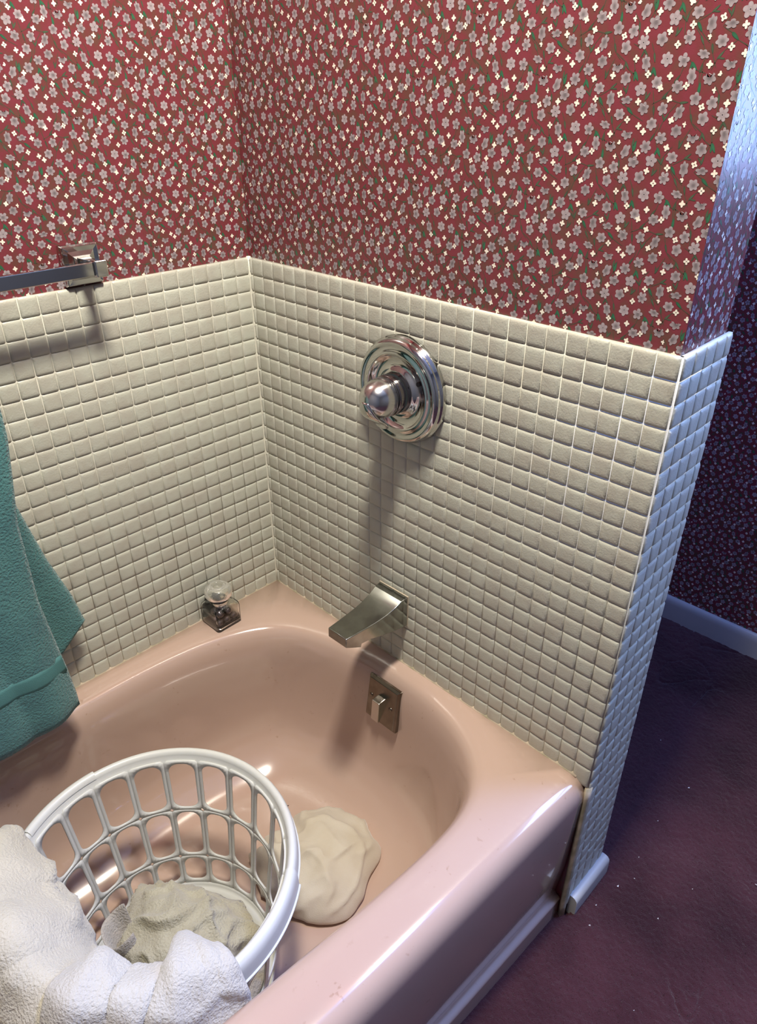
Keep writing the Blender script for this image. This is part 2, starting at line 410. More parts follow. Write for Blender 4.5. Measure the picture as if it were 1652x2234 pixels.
# ------------------------------------------------------------------ floor and carpet
carpet_m = mat('carpet_pile', (.074, .025, .031, 1), .95, spec=.05, sheen=.2, col2=(.034, .011, .015, 1), noise_scale=4.5, detail=5, bump=1, bump_scale=520, bdist=.002)  # darker patches put the velvet shading of the brushed pile into the colour
mb = MB(); mb.box((ENDX-.1, FRONTY-.1, -.06), (FARX+.1, .1, -.0062)); fl = mb.build('floor', carpet_m, smooth=False); tag(fl, kind='structure')
def pile(x, y):
    """height of the brushed pile: soft swells, footworn creases, fine grain"""
    wx = x+.05*vnoise(x, y, .09, 21); wy = y+.05*vnoise(x, y, .08, 22)
    h = .0020*vnoise(wx, wy, .15, 1)+.0013*vnoise(wx, wy, .06, 2)
    cr = 1-np.abs(vnoise(wx*.6+wy*.5, wy*1.3-wx*.5, .07, 5))*9
    mask = np.clip(vnoise(x, y, .17, 6)*2.2-.1, 0, 1)
    h -= .0034*np.clip(cr, 0, 1)*mask
    h += .0007*vnoise(x, y, .010, 7)*(.3+mask)+.0009*vnoise(x, y, .0045, 8)
    return h
def carpet():
    r = R(11); mb = MB()
    for (x0, x1, y0, y1) in ((-.62, FARX-.011, -1.5, -W+.045), (TH-.004, FARX-.011, -W+.045, -.08)):
        nx = int((x1-x0)/.0022); ny = int((y1-y0)/.0022)
        X, Y = np.meshgrid(np.linspace(x0, x1, nx), np.linspace(y0, y1, ny), indexing='ij')
        Z = pile(X, Y)+.00035*r.randn(nx, ny)-.0005
        idx = np.arange(nx*ny).reshape(nx, ny)
        Q = np.stack([idx[:-1, :-1], idx[1:, :-1], idx[1:, 1:], idx[:-1, 1:]], -1).reshape(-1, 4)
        cx = X[:-1, :-1].ravel(); cy = Y[:-1, :-1].ravel()
        ok = ~((np.abs(cx-.066) < .060) & (cy > -W-.012)) & ~((cx < .01) & (cy > -W+.045))
        mb.add(np.stack([X, Y, Z], -1).reshape(-1, 3), np.ascontiguousarray(Q[ok]))
    # loose fibre tips
    n = 90000; P = np.c_[r.uniform(-.6, .9, n), r.uniform(-1.45, -.1, n)]
    P = P[((P[:, 1] < -W-.002) | (P[:, 0] > TH)) & ~((np.abs(P[:, 0]-.066) < .064) & (P[:, 1] > -W-.016))]; n = len(P)
    ang = r.rand(n)*2*PI; B = np.c_[P, pile(P[:, 0], P[:, 1])-.0012]; S = np.c_[np.cos(ang), np.sin(ang), 0*ang]*.0007
    tip = np.c_[r.randn(n)*.0018, r.randn(n)*.0018, .0020+.0014*r.rand(n)]
    mb.add(np.stack([B-S, B+S, B+tip], 1).reshape(-1, 3), np.arange(n*3).reshape(-1, 3))
    o = mb.build('carpet', carpet_m); tag(o, 'plush dark purple carpet pile on the floor beside the tub', 'carpet', kind='stuff')
carpet()
lint = MB(); r_ = R(5)
for (x, y) in [(.30,-.79),(.20,-.80),(.12,-.80),(.155,-.815),(.06,-.79),(.21,-.90),(.115,-.88),(-.05,-.92),(.30,-.98),(.35,-.62),(.42,-.80),(.02,-.80),(-.02,-1.02),(.5,-.7)]:
    s = r_.uniform(.0012, .0024); V = np.array([(1,0,0),(-.6,.8,0),(-.5,-.7,.1),(0,.1,.9),(.1,0,-.8)])*s*(1+.3*r_.randn(5, 3))+np.array([x, y, .0022])
    lint.add(V, [(0,1,3),(1,2,3),(2,0,3),(1,0,4),(2,1,4),(0,2,4)])
tag(lint.build('lint', mat('lint_white', (.8, .78, .76, 1), .8), smooth=False), 'tiny white lint specks scattered on the purple carpet', 'lint', kind='stuff')

# ------------------------------------------------------------------ bathtub
def tub_mat():
    m, nt, b = nmat('pink_enamel')
    tc = nt.nodes.new('ShaderNodeTexCoord'); geo = nt.nodes.new('ShaderNodeNewGeometry')
    n = nt.nodes.new('ShaderNodeTexNoise'); n.inputs['Scale'].default_value = 14; n.inputs['Detail'].default_value = 5
    nt.links.new(tc.outputs['Object'], n.inputs['Vector'])
    sp = nt.nodes.new('ShaderNodeTexNoise'); sp.inputs['Scale'].default_value = 110; sp.inputs['Detail'].default_value = 3
    nt.links.new(tc.outputs['Object'], sp.inputs['Vector'])
    # scattered soap scum: dirt spots where the fine noise peaks inside patches of the coarse noise
    a = nt.nodes.new('ShaderNodeMapRange'); a.inputs[1].default_value = .66; a.inputs[2].default_value = .74
    nt.links.new(sp.outputs['Fac'], a.inputs[0])
    c = nt.nodes.new('ShaderNodeMapRange'); c.inputs[1].default_value = .52; c.inputs[2].default_value = .64
    nt.links.new(n.outputs['Fac'], c.inputs[0])
    mul = nt.nodes.new('ShaderNodeMath'); mul.operation = 'MULTIPLY'
    nt.links.new(a.outputs[0], mul.inputs[0]); nt.links.new(c.outputs[0], mul.inputs[1])
    mx = nt.nodes.new('ShaderNodeMix'); mx.data_type = 'RGBA'
    mx.inputs[6].default_value = (.47, .335, .27, 1); mx.inputs[7].default_value = (.30, .18, .12, 1)
    m2 = nt.nodes.new('ShaderNodeMath'); m2.operation = 'MULTIPLY'; m2.inputs[1].default_value = .55
    nt.links.new(mul.outputs[0], m2.inputs[0]); nt.links.new(m2.outputs[0], mx.inputs[0]); nt.links.new(mx.outputs[2], b.inputs['Base Color'])
    b.inputs['Roughness'].default_value = .14
    b.inputs['Coat Weight'].default_value = .6; b.inputs['Coat Roughness'].default_value = .03
    return m
enamel = tub_mat()
TUBX = -1.5
tub = thing('bathtub', 'pink enamel bathtub filling the tiled corner', 'bathtub', loc=(-.75, -.37, 0))
def T(o, par):                                              # child mesh given in world coordinates
    o.parent = par; o.matrix_parent_inverse = Matrix.Translation(-Vector(par.location)); return o
half = [(-.75,-.050),(-.5,-.050),(-.36,-.050),(-.237,-.063),(-.145,-.093),(-.090,-.135),(-.056,-.205),(-.037,-.29),(-.030,-.38),(-.037,-.4765),(-.060,-.555),(-.102,-.612),(-.156,-.641),(-.231,-.650),(-.36,-.645),(-.5,-.632),(-.75,-.615)]
loop = half+[(TUBX-x, y) for x, y in half[-2:0:-1]]
NC = 240
CON = catmull(loop, NC, True)
MED = np.c_[np.clip(CON[:, 0], TUBX+.36, -.36), np.full(NC, -.35)]
def yfront(x): return -.752+.046*np.minimum(-x, x-TUBX).clip(0)
def outer():
    out = np.zeros((NC, 2))
    for i in range(NC):
        m = MED[i]; d = CON[i]-m; best = 1e9
        for ax, val in ((0, 0.), (0, TUBX), (1, 0.)):
            if abs(d[ax]) > 1e-9:
                t = (val-m[ax])/d[ax]
                if t > 0: best = min(best, t)
        if d[1] < 0:
            lo, hi = 0, 30
            for _ in range(50):
                mid = (lo+hi)/2; q = m+d*mid
                if q[1] > yfront(np.array(q[0])): lo = mid
                else: hi = mid
            best = min(best, lo)
        out[i] = m+d*best
    for cx, cy in ((0, 0), (TUBX, 0), (0, -.752), (TUBX, -.752)):
        k = np.argmin(((out-(cx, cy))**2).sum(1)); out[k] = (cx, cy)
    return out
OUT = outer()
front = np.abs(OUT[:, 1]-yfront(OUT[:, 0])) < 2e-3
def oring(dy, z):
    p = OUT.copy(); p[:, 1] = np.maximum(p[:, 1], yfront(p[:, 0])+dy)
    # inner deck ring squeezed a little so the roll stays on the front side only
    return np.c_[p, np.full(NC, z)]
def cring(s, z): return np.c_[CON+(MED-CON)*s, np.full(NC, z)]
bot = OUT.copy(); bot[:, 1] = np.maximum(bot[:, 1], yfront(bot[:, 0])+.005)
rings = [np.c_[bot, np.full(NC, -.012)], np.c_[bot, np.full(NC, .040)], np.c_[bot, np.full(NC, .0435)], oring(.0065, .0465), oring(.0095, .0485), oring(.0130, .0500), oring(.0150, .0530), oring(.0158, .058), oring(.0155, .066), oring(.014, .080), oring(.008, .14), oring(.003, .24), oring(.0005, .308),
         oring(.001, .318), oring(.0035, .330), oring(.009, .3405), oring(.017, .3475), oring(.028, .3505), oring(.042, .351)]
inner = [(-.10, .3508), (-.05, .3500), (-.015, .3475), (.008, .341), (.026, .330), (.042, .312), (.051, .285), (.057, .25), (.067, .205), (.083, .160), (.110, .122), (.150, .094), (.225, .072), (.31, .057), (.38, .047), (.46, .0425), (.6, .0405), (.8, .039), (.97, .0385)]
rings += [cring(s, z) for s, z in inner]
# guard: the first inner rings must stay inside the deck
o_in = rings[18]
for q in (19, 20):
    far = np.linalg.norm(rings[q][:, :2]-MED, axis=1) > np.linalg.norm(o_in[:, :2]-MED, axis=1)*.985
    rings[q][far, :2] = MED[far]+(o_in[far, :2]-MED[far])*.98
mb = MB(); mb.rings(rings[::-1], 0, True); o0 = (len(rings)-len(rings))*NC
mb.F.append(list(range(NC))[::-1]); mb.M.append(0)
body = T(mb.build('tub_body', enamel), tub)
# caulk lines against the tile
mb = MB()
mb.rings([[(x, -.0055, RIM+.0006), (x, -.0008, RIM+.0052), (x, -.0008, RIM-.004), (x, -.0055, RIM-.002)] for x in np.linspace(TUBX, -.004, 60)], 0, True, True, True)
mb.rings([[(-.0055, y, RIM+.0006), (-.0008, y, RIM+.0052), (-.0008, y, RIM-.004), (-.0055, y, RIM-.002)] for y in np.linspace(-.004, -W+.02, 40)], 0, True, True, True)
T(mb.build('caulk_line', grime_m), tub)
mb = MB(); mb.rings([[(-.004, -W-.001, z), (.006, -W-.005, z), (.008, -W, z), (-.002, -W+.004, z)] for z in np.linspace(0, RIM-.012, 14)], 0, True, True, True)
T(mb.build('caulk_line', grime_m), tub)

db = MB(); r_ = R(9)
for (x, y, s) in [(-.2115,-.262,.0016),(-.196,-.247,.0013),(-.222,-.278,.0012),(-.2305,-.4805,.0011),(-.19,-.30,.0009)]:
    V = np.array([(1.6,0,0),(-.6,.8,0),(-.5,-.7,.1),(0,.1,.7),(.1,0,-.6)])*s*(1+.3*r_.randn(5, 3))+np.array([x, y, .0425])
    db.add(V, [(0,1,3),(1,2,3),(2,0,3),(1,0,4),(2,1,4),(0,2,4)])
tag(db.build('debris', darkm, smooth=False), 'dark specks of dirt lying on the tub floor', 'dirt', kind='stuff')
# overflow plate with trip lever on the end wall of the basin
def frame_box(mb, O, ex, ey, ez, x0, x1, y0, y1, z0, z1, taper=0, mi=0):
    V = []
    for z, tp in ((z0, 0), (z1, taper)):
        for x, y in ((x0+tp, y0+tp), (x1-tp, y0+tp), (x1-tp, y1-tp), (x0+tp, y1-tp)): V.append(O+ex*x+ey*y+ez*z)
    mb.add(V, [(3,2,1,0),(4,5,6,7),(0,1,5,4),(1,2,6,5),(2,3,7,6),(3,0,4,7)], mi)
OP = np.array([-.0505, -.367, .280]); ey = np.array([.150, 0, .989]); ex = np.array([0, -1., 0]); ez = np.cross(ey, ex); ez = ez*np.sign(-ez[0])
mb = MB(); frame_box(mb, OP, ex, ey, ez, -.0385, .0385, -.0465, .0465, -.006, .0015); frame_box(mb, OP, ex, ey, ez, -.0385, .0385, -.0465, .0465, .0015, .006, .0045)
plate = T(bevel(mb.build('overflow_plate', brown_metal, smooth=False), .0008), tub)
tag(plate, 'square tarnished metal overflow plate')
mb = MB()
lp = [(-.006, .006), (.012, -.012)]
V = [OP+ex*x+ey*y+ez*z for x, y, z in [(-.010,.016,.004),(.008,.016,.004),(-.020,-.0455,.004),(-.001,-.0455,.004),(-.010,.012,.022),(.008,.012,.022),(-.020,-.0455,.0078),(-.001,-.0455,.0078)]]
mb.add(V, [(0,1,3,2),(4,6,7,5),(0,4,5,1),(2,3,7,6),(0,2,6,4),(1,5,7,3)])
lev = bevel(mb.build('trip_lever', mat('lever_metal', (.45, .42, .38, 1), .2, 1), smooth=False), .0012); lev.parent = plate
for sx, sy in ((-.026, .006), (.023, .002)):
    mb = MB(); o = OP+ex*sx+ey*sy+ez*.006; lathe(mb, [(.0042, -.001), (.0042, .0006), (.003, .0014), (.0001, .0018)], o, ez, 20)
    s = mb.build('screw', brown_metal); s.parent = plate

# ------------------------------------------------------------------ tub spout
sp = thing('tub_spout', 'chrome wedge tub spout on the tiled wall below the round valve', 'spout', loc=(0, -.347, .475))
prof = [(.0, .5055), (.016, .5030), (.024, .4990), (.034, .4950), (.048, .4912), (.065, .4885), (.09, .4870), (.115, .4868), (.137, .4868), (.1375, .4690), (.128, .4640), (.106, .4530), (.1045, .4600), (.085, .4585), (.06, .4525), (.03, .4468), (0, .4440)]
def spw(x): return .0335-(.0335-.0217)*x/.137
mb = MB(); rr = []
for s in (1, -1): rr.append([(-x-.003, -.347+s*spw(x), z) for x, z in prof])
mb.rings(rr, 0, True, True, True)
o = mb.build('spout_body', chrome_w, angle=14); bevel(o, .0010, 2, 35); T(o, sp)
mb = MB(); mb.rings([[(-.0035, -.347+.0345*a, .4747+.0320*b) for a, b in ((-1,-1),(1,-1),(1,1),(-1,1))], [(-.0055, -.347+.0343*a, .4747+.0316*b) for a, b in ((-1,-1),(1,-1),(1,1),(-1,1))]], 0, True, True, True)
T(mb.build('wall_seal', mat('seal', (.45, .38, .28, 1), .7), smooth=False), sp)

# ------------------------------------------------------------------ shower valve
VC = (-.0032, -.362, .8775)
va = thing('shower_valve', 'round chrome shower valve with single lever handle on the tiled wall', 'shower valve', loc=VC)
mb = MB()
lathe(mb, [(.081, -.002), (.0812, .004), (.0806, .008), (.0788, .0095), (.0782, .0122), (.0768, .0160), (.0738, .0190), (.0705, .0195), (.0680, .0180), (.0650, .0176), (.0615, .0186), (.0580, .0196), (.0562, .0196), (.0550, .0182), (.0525, .0150), (.046, .0122), (.040, .0124), (.0350, .0150), (.0325, .0178), (.030, .0182)], VC, (-1, 0, 0), 96)
esc = T(mb.build('escutcheon', chrome), va)
mb = MB(); lathe(mb, [(.0312, .017), (.0305, .0185), (.030, .020), (.030, .0375), (.0292, .0388), (.026, .0390)], VC, (-1, 0, 0), 64)
T(mb.build('collar', mat('dark_chrome', (.24, .22, .215, 1), .12, 1)), va)
mb = MB(); lathe(mb, [(.027, .0385), (.027, .0425)], VC, (-1, 0, 0), 48); T(mb.build('gap_ring', darkm), va)
mb = MB(); lathe(mb, [(.020, .0415), (.0275, .0418), (.0288, .0430), (.0292, .0465), (.0286, .054), (.0268, .0620), (.0232, .0700), (.0180, .0760), (.0118, .0800), (.006, .0818), (.0001, .0823)], VC, (-1, 0, 0), 64)
kn = T(mb.build('handle_knob', mat('brushed_chrome', (.60, .585, .56, 1), .19, 1)), va)
mb = MB(); ctr = catmull([(.0805, .002), (.0790, -.0090), (.0735, -.0190), (.0655, -.0265), (.0570, -.0330), (.0500, -.0410), (.0470, -.0470)], 22)
hw = np.interp(np.linspace(0, 1, 22), [0, .15, .45, .8, .93, 1], [.007, .013, .0175, .0185, .015, .007])
th = np.interp(np.linspace(0, 1, 22), [0, .3, .8, 1], [.004, .0048, .0034, .0018])
rings = []
for k in range(22):
    t = ctr[min(k+1, 21)]-ctr[max(k-1, 0)]; t /= np.linalg.norm(t); nrm = np.array([t[1], -t[0]]); nrm *= np.sign(nrm[0]) if nrm[0] else 1
    a = np.linspace(0, 2*PI, 20, endpoint=False)
    off = np.outer(np.sin(a)*th[k], nrm); y = np.cos(a)*hw[k]*1.0
    dish = -.0016*(1-(np.cos(a))**2)
    rings.append(np.c_[VC[0]-(ctr[k, 0]+off[:, 0]), VC[1]+y, VC[2]+ctr[k, 1]+off[:, 1]])
mb.rings(rings, 0, True, True, True)
T(mb.build('lever', chrome), va)
for a in (28, 208):
    mb = MB(); c = (VC[0]-.0125, VC[1]-.0430*math.cos(math.radians(a)), VC[2]+.0430*math.sin(math.radians(a)))
    lathe(mb, [(.0036, -.002), (.0036, .0010), (.0030, .0012), (.0001, .0004)], c, (-1, 0, 0), 20); T(mb.build('screw', darkm), va)

# ------------------------------------------------------------------ towel bar
BX = -.290; BZ = 1.0486
tb = thing('towel_bar', 'square chrome towel bar on the papered wall above the tile', 'towel bar', loc=(BX, 0, BZ))
mb = MB(); mb.box((-1.02, -.061, 1.0394), (-.297, -.054, 1.0578))
T(bevel(mb.build('bar', chrome, smooth=False), .0012), tb)
for x in (BX, -1.02):
    mb = MB(); q = lambda s, y, dz=0: [(x+a*s, y, BZ-.003+b*s+dz) for a, b in ((-1,-1),(1,-1),(1,1),(-1,1))]
    mb.rings([q(.0275, WPD), q(.0275, -.004), q(.0255, -.009), q(.0190, -.0085), q(.0125, -.011), q(.010, -.016)], 0, True, False, True)
    br = T(bevel(mb.build('bracket', chrome, smooth=False), .0006), tb)
    mb = MB(); q = lambda w, h, y: [(x+a*w, y, BZ+b*h) for a, b in ((-1,-1),(1,-1),(1,1),(-1,1))]
    mb.rings([q(.0100, .0085, -.010), q(.0070, .0080, -.028), q(.0072, .0085, -.042), q(.0085, .0105, -.052), q(.0088, .0112, -.0645), q(.0078, .010, -.0660)], 0, True, True, True)
    bevel(mb.build('post', chrome, smooth=False), .0008).parent = br

# ------------------------------------------------------------------ teal towel over the bar
def terry(name, c1, c2, sc_=18, sheen=.35):
    return mat(name, c1, .95, spec=.1, sheen=sheen, col2=c2, noise_scale=sc_, bump=1, bump_scale=300, bdist=.0028)
teal_m = terry('teal_terry', (.072, .200, .195, 1), (.056, .160, .165, 1))
def grid_faces(nu, nv): return [(i*nv+j, i*nv+j+1, (i+1)*nv+j+1, (i+1)*nv+j) for i in range(nu-1) for j in range(nv-1)]
def sheet(name, P, m, thick, parent, count, fl, seed, fw=.0011):
    """closed cloth sheet from a grid of points with terry pile on both sides"""
    nu, nv = P.shape[:2]; du = np.gradient(P, axis=0); dv = np.gradient(P, axis=1); N = np.cross(du, dv)
    N /= np.maximum(np.linalg.norm(N, axis=2), 1e-9)[..., None]
    ed = np.minimum(np.minimum(np.arange(nu), np.arange(nu)[::-1])[:, None], np.minimum(np.arange(nv), np.arange(nv)[::-1])[None])
    tt = thick*.5*np.sqrt(np.clip(ed/2.5, 0.02, 1))
    A = (P+N*tt[..., None]).reshape(-1, 3); B = (P-N*tt[..., None]).reshape(-1, 3)
    F = grid_faces(nu, nv); n = len(A)
    FF = F+[(f[3]+n, f[2]+n, f[1]+n, f[0]+n) for f in F]
    rim = [(i*nv) for i in range(nu)]+[(nu-1)*nv+j for j in range(1, nv)]+[(nu-1-i)*nv+nv-1 for i in range(1, nu)]+[nv-1-j for j in range(1, nv-1)]
    for k in range(len(rim)):
        a, b = rim[k], rim[(k+1) % len(rim)]; FF.append((a, b, b+n, a+n))
    V = np.concatenate([A, B]); mb = MB(); mb.add(V, FF)
    if count: fuzz(mb, V, FF, count, fl, fw, seed)
    o = mb.build(name, m)
    if parent: T(o, parent)
    return o
tw = thing('bath_towel', 'teal terry bath towel hanging over the chrome towel bar', 'towel', loc=(-.7, -.08, 1.06))
nu, nv = 90, 150
P = np.zeros((nu, nv, 3))
u = np.linspace(0, 1, nu)                                     # 0 right edge .. 1 left edge
path = [(-.036, .452), (-.037, .60), (-.045, .80), (-.048, 1.00), (-.050, 1.052), (-.0615, 1.0655), (-.073, 1.052), (-.080, 1.00), (-.096, .80), (-.100, .60), (-.103, .396)]
pp = catmull(path, nv); s_ = np.linspace(0, 1, nv)
for j in range(nv):
    y, z = pp[j]; back = s_[j] < .5
    d = np.clip((1.055-z)/.66, 0, 1)
    if s_[j] < .5:
        xr = np.interp(z, [.45, .49, .56, .64, .75, .87, 1.07], [-.445, -.418, -.430, -.452, -.474, -.466, -.462])
    else:
        xr = np.interp(z, [.39, .42, .48, .54, .62, .75, .87, 1.07], [-.480, -.480, -.484, -.490, -.497, -.494, -.474, -.462])
    xl = -.98
    P[:, j, 0] = xr+(xl-xr)*u
    fold = .0055*np.sin(u*14+.6+(0 if s_[j] > .5 else 1.5))*d+.003*np.sin(u*31+2+3*s_[j])*d
    edge = np.exp(-((u-.0)/.05)**2)*(.012 if s_[j] > .5 else .006)*d*np.sin(4*d+.5)
    P[:, j, 1] = y+np.where(s_[j] > .5, -1, .5)*(np.abs(fold)*.9+edge)
    hem = 0
    if s_[j] > .97: hem = (-.012*np.sin(u*5.0+.25)+.0015*np.sin(u*19))*(s_[j]-.97)/.03
    if s_[j] < .04: hem = np.interp(u, [0, .05, .12, 1], [.042, .004, -.004, 0])*(.04-s_[j])/.04
    P[:, j, 2] = z+hem
sheet('towel_cloth', P, teal_m, .010, tw, 150000, .0030, 21)
# flat woven band across the front panel
j0 = [j for j in range(nv) if s_[j] > .5 and pp[j][1] < .512][0]; j1 = [j for j in range(nv) if s_[j] > .5 and pp[j][1] < .482][0]
Q = P[:, j0:j1+1].copy(); Q[:, :, 1] -= .0046
Q[0, :, 0] -= .002
sheet('woven_band', Q, mat('teal_band', (.072, .20, .195, 1), .75, bump=.6, bump_scale=900), .003, tw, 0, 0, 1)

# ------------------------------------------------------------------ laundry basket
BC = np.array([-.530, -.384]); BB = .0415
bk = thing('laundry_basket', 'round white plastic lattice laundry basket standing in the tub', 'basket', loc=(BC[0], BC[1], BB))
def br_(z): return .150+(.184-.150)*(z-.06)/.27
def cyl(phi, z, r=None): 
    r = br_(z) if r is None else r
    return np.array([BC[0]+r*math.cos(phi), BC[1]+r*math.sin(phi), z])
mb = MB(); NCOL = 21; st = 2*PI/NCOL; ph0 = math.radians(46)-st/2
def cellquad(p0, p1, z0, z1, gp, gz0, gz1):
    """lattice cell: frame between the cell rectangle and a rounded window"""
    nS = 6; hole = []; rect = []
    a0, a1, b0, b1 = p0+gp, p1-gp, z0+gz0, z1-gz1; rc = .0155; rp = rc/.168
    cs = [((a1-rp, b1-rc), 0), ((a0+rp, b1-rc), 90), ((a0+rp, b0+rc), 180), ((a1-rp, b0+rc), 270)]
    corners = [(p1, z1), (p0, z1), (p0, z0), (p1, z0)]
    for k, ((cx, cy), a) in enumerate(cs):
        for t in np.linspace(0, 90, nS):
            q = math.radians(a+t); hole.append((cx+rp*math.cos(q), cy+rc*math.sin(q)))
        kx, ky = corners[k]
        first = (kx, cy) if k in (0, 2) else (cx, ky); last = (cx, ky) if k in (0, 2) else (kx, cy)
        for t in np.linspace(0, 1, nS):
            if t < .5: w = t*2; rect.append((first[0]+(kx-first[0])*w, first[1]+(ky-first[1])*w))
            else: w = t*2-1; rect.append((kx+(last[0]-kx)*w, ky+(last[1]-ky)*w))
    mb.rings([[cyl(*p) for p in rect], [cyl(*p) for p in hole]], 0, True)
zr = [(.2225, .3260), (.1185, .2225), (.055, .1185)]
for c in range(NCOL):
    p0 = ph0+c*st; p1 = p0+st
    for (z0, z1), (g0, g1) in zip(zr, ((.0052, .0065), (.0052, .0052), (.007, .0052))): cellquad(p0, p1, z0, z1, .0054/.17, g0, g1)
A = np.linspace(0, 2*PI, 84, endpoint=False)
ringc = lambda r, z: np.array([cyl(a, z, r) for a in A])
mb.rings([ringc(br_(.055), .055), ringc(.1485, .048), ringc(.144, .0435), ringc(.13, BB+.0015)], 0, True)
o = mb.build('lattice_wall', white_pl); s = o.modifiers.new('t', 'SOLIDIFY'); s.thickness = .0028; s.offset = 0; T(o, bk)
mb = MB(); mb.rings([ringc(r, z) for r, z in ((.132, BB), (.132, BB+.003), (.05, BB+.003), (.001, BB+.003))], 0, True); mb.F.append(list(range(84))); mb.M.append(0)
T(mb.build('basket_floor', white_pl), bk)
mb = MB(); rimp = [(.1848, .318), (.1832, .3205), (.1838, .3235), (.1855, .3250), (.1857, .3285), (.1872, .3300), (.1875, .3335), (.1895, .3375), (.1925, .3400), (.1960, .3400), (.1990, .3375), (.2008, .3330), (.2016, .3265), (.2024, .3150), (.2044, .3138), (.2044, .3122), (.2008, .3130), (.1995, .3260), (.1960, .3350), (.1900, .3350), (.1870, .3290), (.1848, .318)]
mb.rings([ringc(r, z) for r, z in rimp], 0, True)
T(mb.build('rim', white_pl, angle=50), bk)
for a0, a1 in ((86, 122), (-90.5, -49.5)):
    hp = [(.1868, .3345), (.1884, .3395), (.1920, .3428), (.1965, .3428), (.2003, .3400), (.2030, .3350), (.2042, .3270), (.2052, .3080), (.2074, .3065), (.2074, .3045), (.2035, .3055), (.2010, .3250), (.1960, .3385), (.1890, .3370)]
    mb = MB(); AA = np.radians(np.linspace(a0, a1, 26))
    mb.rings([[cyl(a, z, r) for r, z in hp] for a in AA], 0, True, True, True)
    T(mb.build('handle', white_pl, angle=50), bk)

# ------------------------------------------------------------------ towels and cloths in and round the basket
white_m = terry('white_terry', (.55, .51, .41, 1), (.49, .455, .365, 1), 14, .3)
bright_m = terry('bright_white_terry', (.53, .505, .44, 1), (.50, .47, .41, 1), 12, .3)
beige_m = terry('stained_beige_terry', (.45, .42, .305, 1), (.39, .355, .245, 1), 22, .3)
grey_m = terry('greyish_terry', (.44, .40, .34, 1), (.36, .33, .28, 1), 18, .3)
cloth_m = mat('cotton_cloth', (.56, .51, .42, 1), .9, spec=.1, sheen=.3, col2=(.52, .46, .36, 1), noise_scale=16, bump=.35, bump_scale=500)
slate_m = mat('slate_fabric', (.115, .13, .165, 1), .9, spec=.1, sheen=.3, bump=.3, bump_scale=600)

def drape(name, label, m, phis, rows_, nu, nv, thick, count, seed, disp, fl=.0022, fn=None):
    """cloth laid over the basket rim; rows_: list of (phi_deg, [(r,z)...]) profiles from the inner edge over the rim to the outer hem"""
    ph = np.linspace(phis[0], phis[1], nu); profs = np.array([catmull(p, nv) for _, p in rows_]); pk = [a for a, _ in rows_]
    P = np.zeros((nu, nv, 3))
    for i, a in enumerate(ph):
        rz = np.stack([[np.interp(a, pk, profs[:, j, c]) for c in (0, 1)] for j in range(nv)])
        q = math.radians(a)
        P[i] = np.c_[BC[0]+rz[:, 0]*math.cos(q), BC[1]+rz[:, 0]*math.sin(q), rz[:, 1]]
    du = np.gradient(P, axis=0); dv = np.gradient(P, axis=1); N = np.cross(du, dv); N /= np.maximum(np.linalg.norm(N, axis=2), 1e-9)[..., None]
    sgn = np.sign((N[:, nv//2, 2]).mean()) or 1; N = N*sgn
    flat = P.reshape(-1, 3)
    rd = lambda n, w: np.clip(1-np.abs(n)*w, 0, 1)**1.6
    d = (disp*(.8*n3(flat, .06, seed)+1.1*rd(n3(flat*np.array([1, .5, 1]), .06, seed+1), 3.2)-.35+.25*n3(flat, .022, seed+4))+.0010*n3(flat, .008, seed+2)).reshape(nu, nv)
    if fn is not None: d = d+fn(np.linspace(0, 1, nu)[:, None], np.linspace(0, 1, nv)[None])
    P = P+N*np.maximum(d, -.004)[..., None]
    o = sheet(name, P, m, thick, None, count, fl, seed)
    return o
# cream towel heaped over the left side of the rim
profA = [(126, [(.178,.352),(.188,.366),(.199,.366),(.211,.350),(.216,.325),(.217,.30)]),
         (134, [(.150,.335),(.170,.366),(.192,.384),(.210,.372),(.219,.335),(.218,.27)]),
         (146, [(.122,.305),(.150,.362),(.182,.394),(.207,.380),(.220,.335),(.219,.24)]),
         (160, [(.100,.280),(.136,.355),(.178,.398),(.207,.382),(.221,.330),(.219,.21)]),
         (178, [(.098,.270),(.130,.350),(.176,.398),(.207,.380),(.220,.325),(.218,.20)]),
         (196, [(.108,.285),(.140,.350),(.180,.390),(.208,.372),(.220,.320),(.218,.20)]),
         (214, [(.128,.305),(.155,.350),(.185,.376),(.208,.362),(.219,.315),(.218,.20)]),
         (226, [(.150,.325),(.168,.350),(.188,.366),(.206,.356),(.216,.315),(.217,.22)])]
foldA = lambda u, v: .008*np.exp(-((u-.55-.25*(v-.4))/.14)**2)-.008*np.exp(-np.abs((u-.36-.6*(v-.35))/.03))*(v < .62)-.006*np.exp(-np.abs((u-.70+.5*(v-.35))/.025))*(v < .5)+.004*np.exp(-((u-.2)/.08)**2)
o = drape('cream_towel', '', white_m, (126, 226), profA, 80, 60, .012, 70000, 31, .0075, .0026, foldA)
tag(o, 'cream white towel heaped over the left side of the basket rim', 'towel')
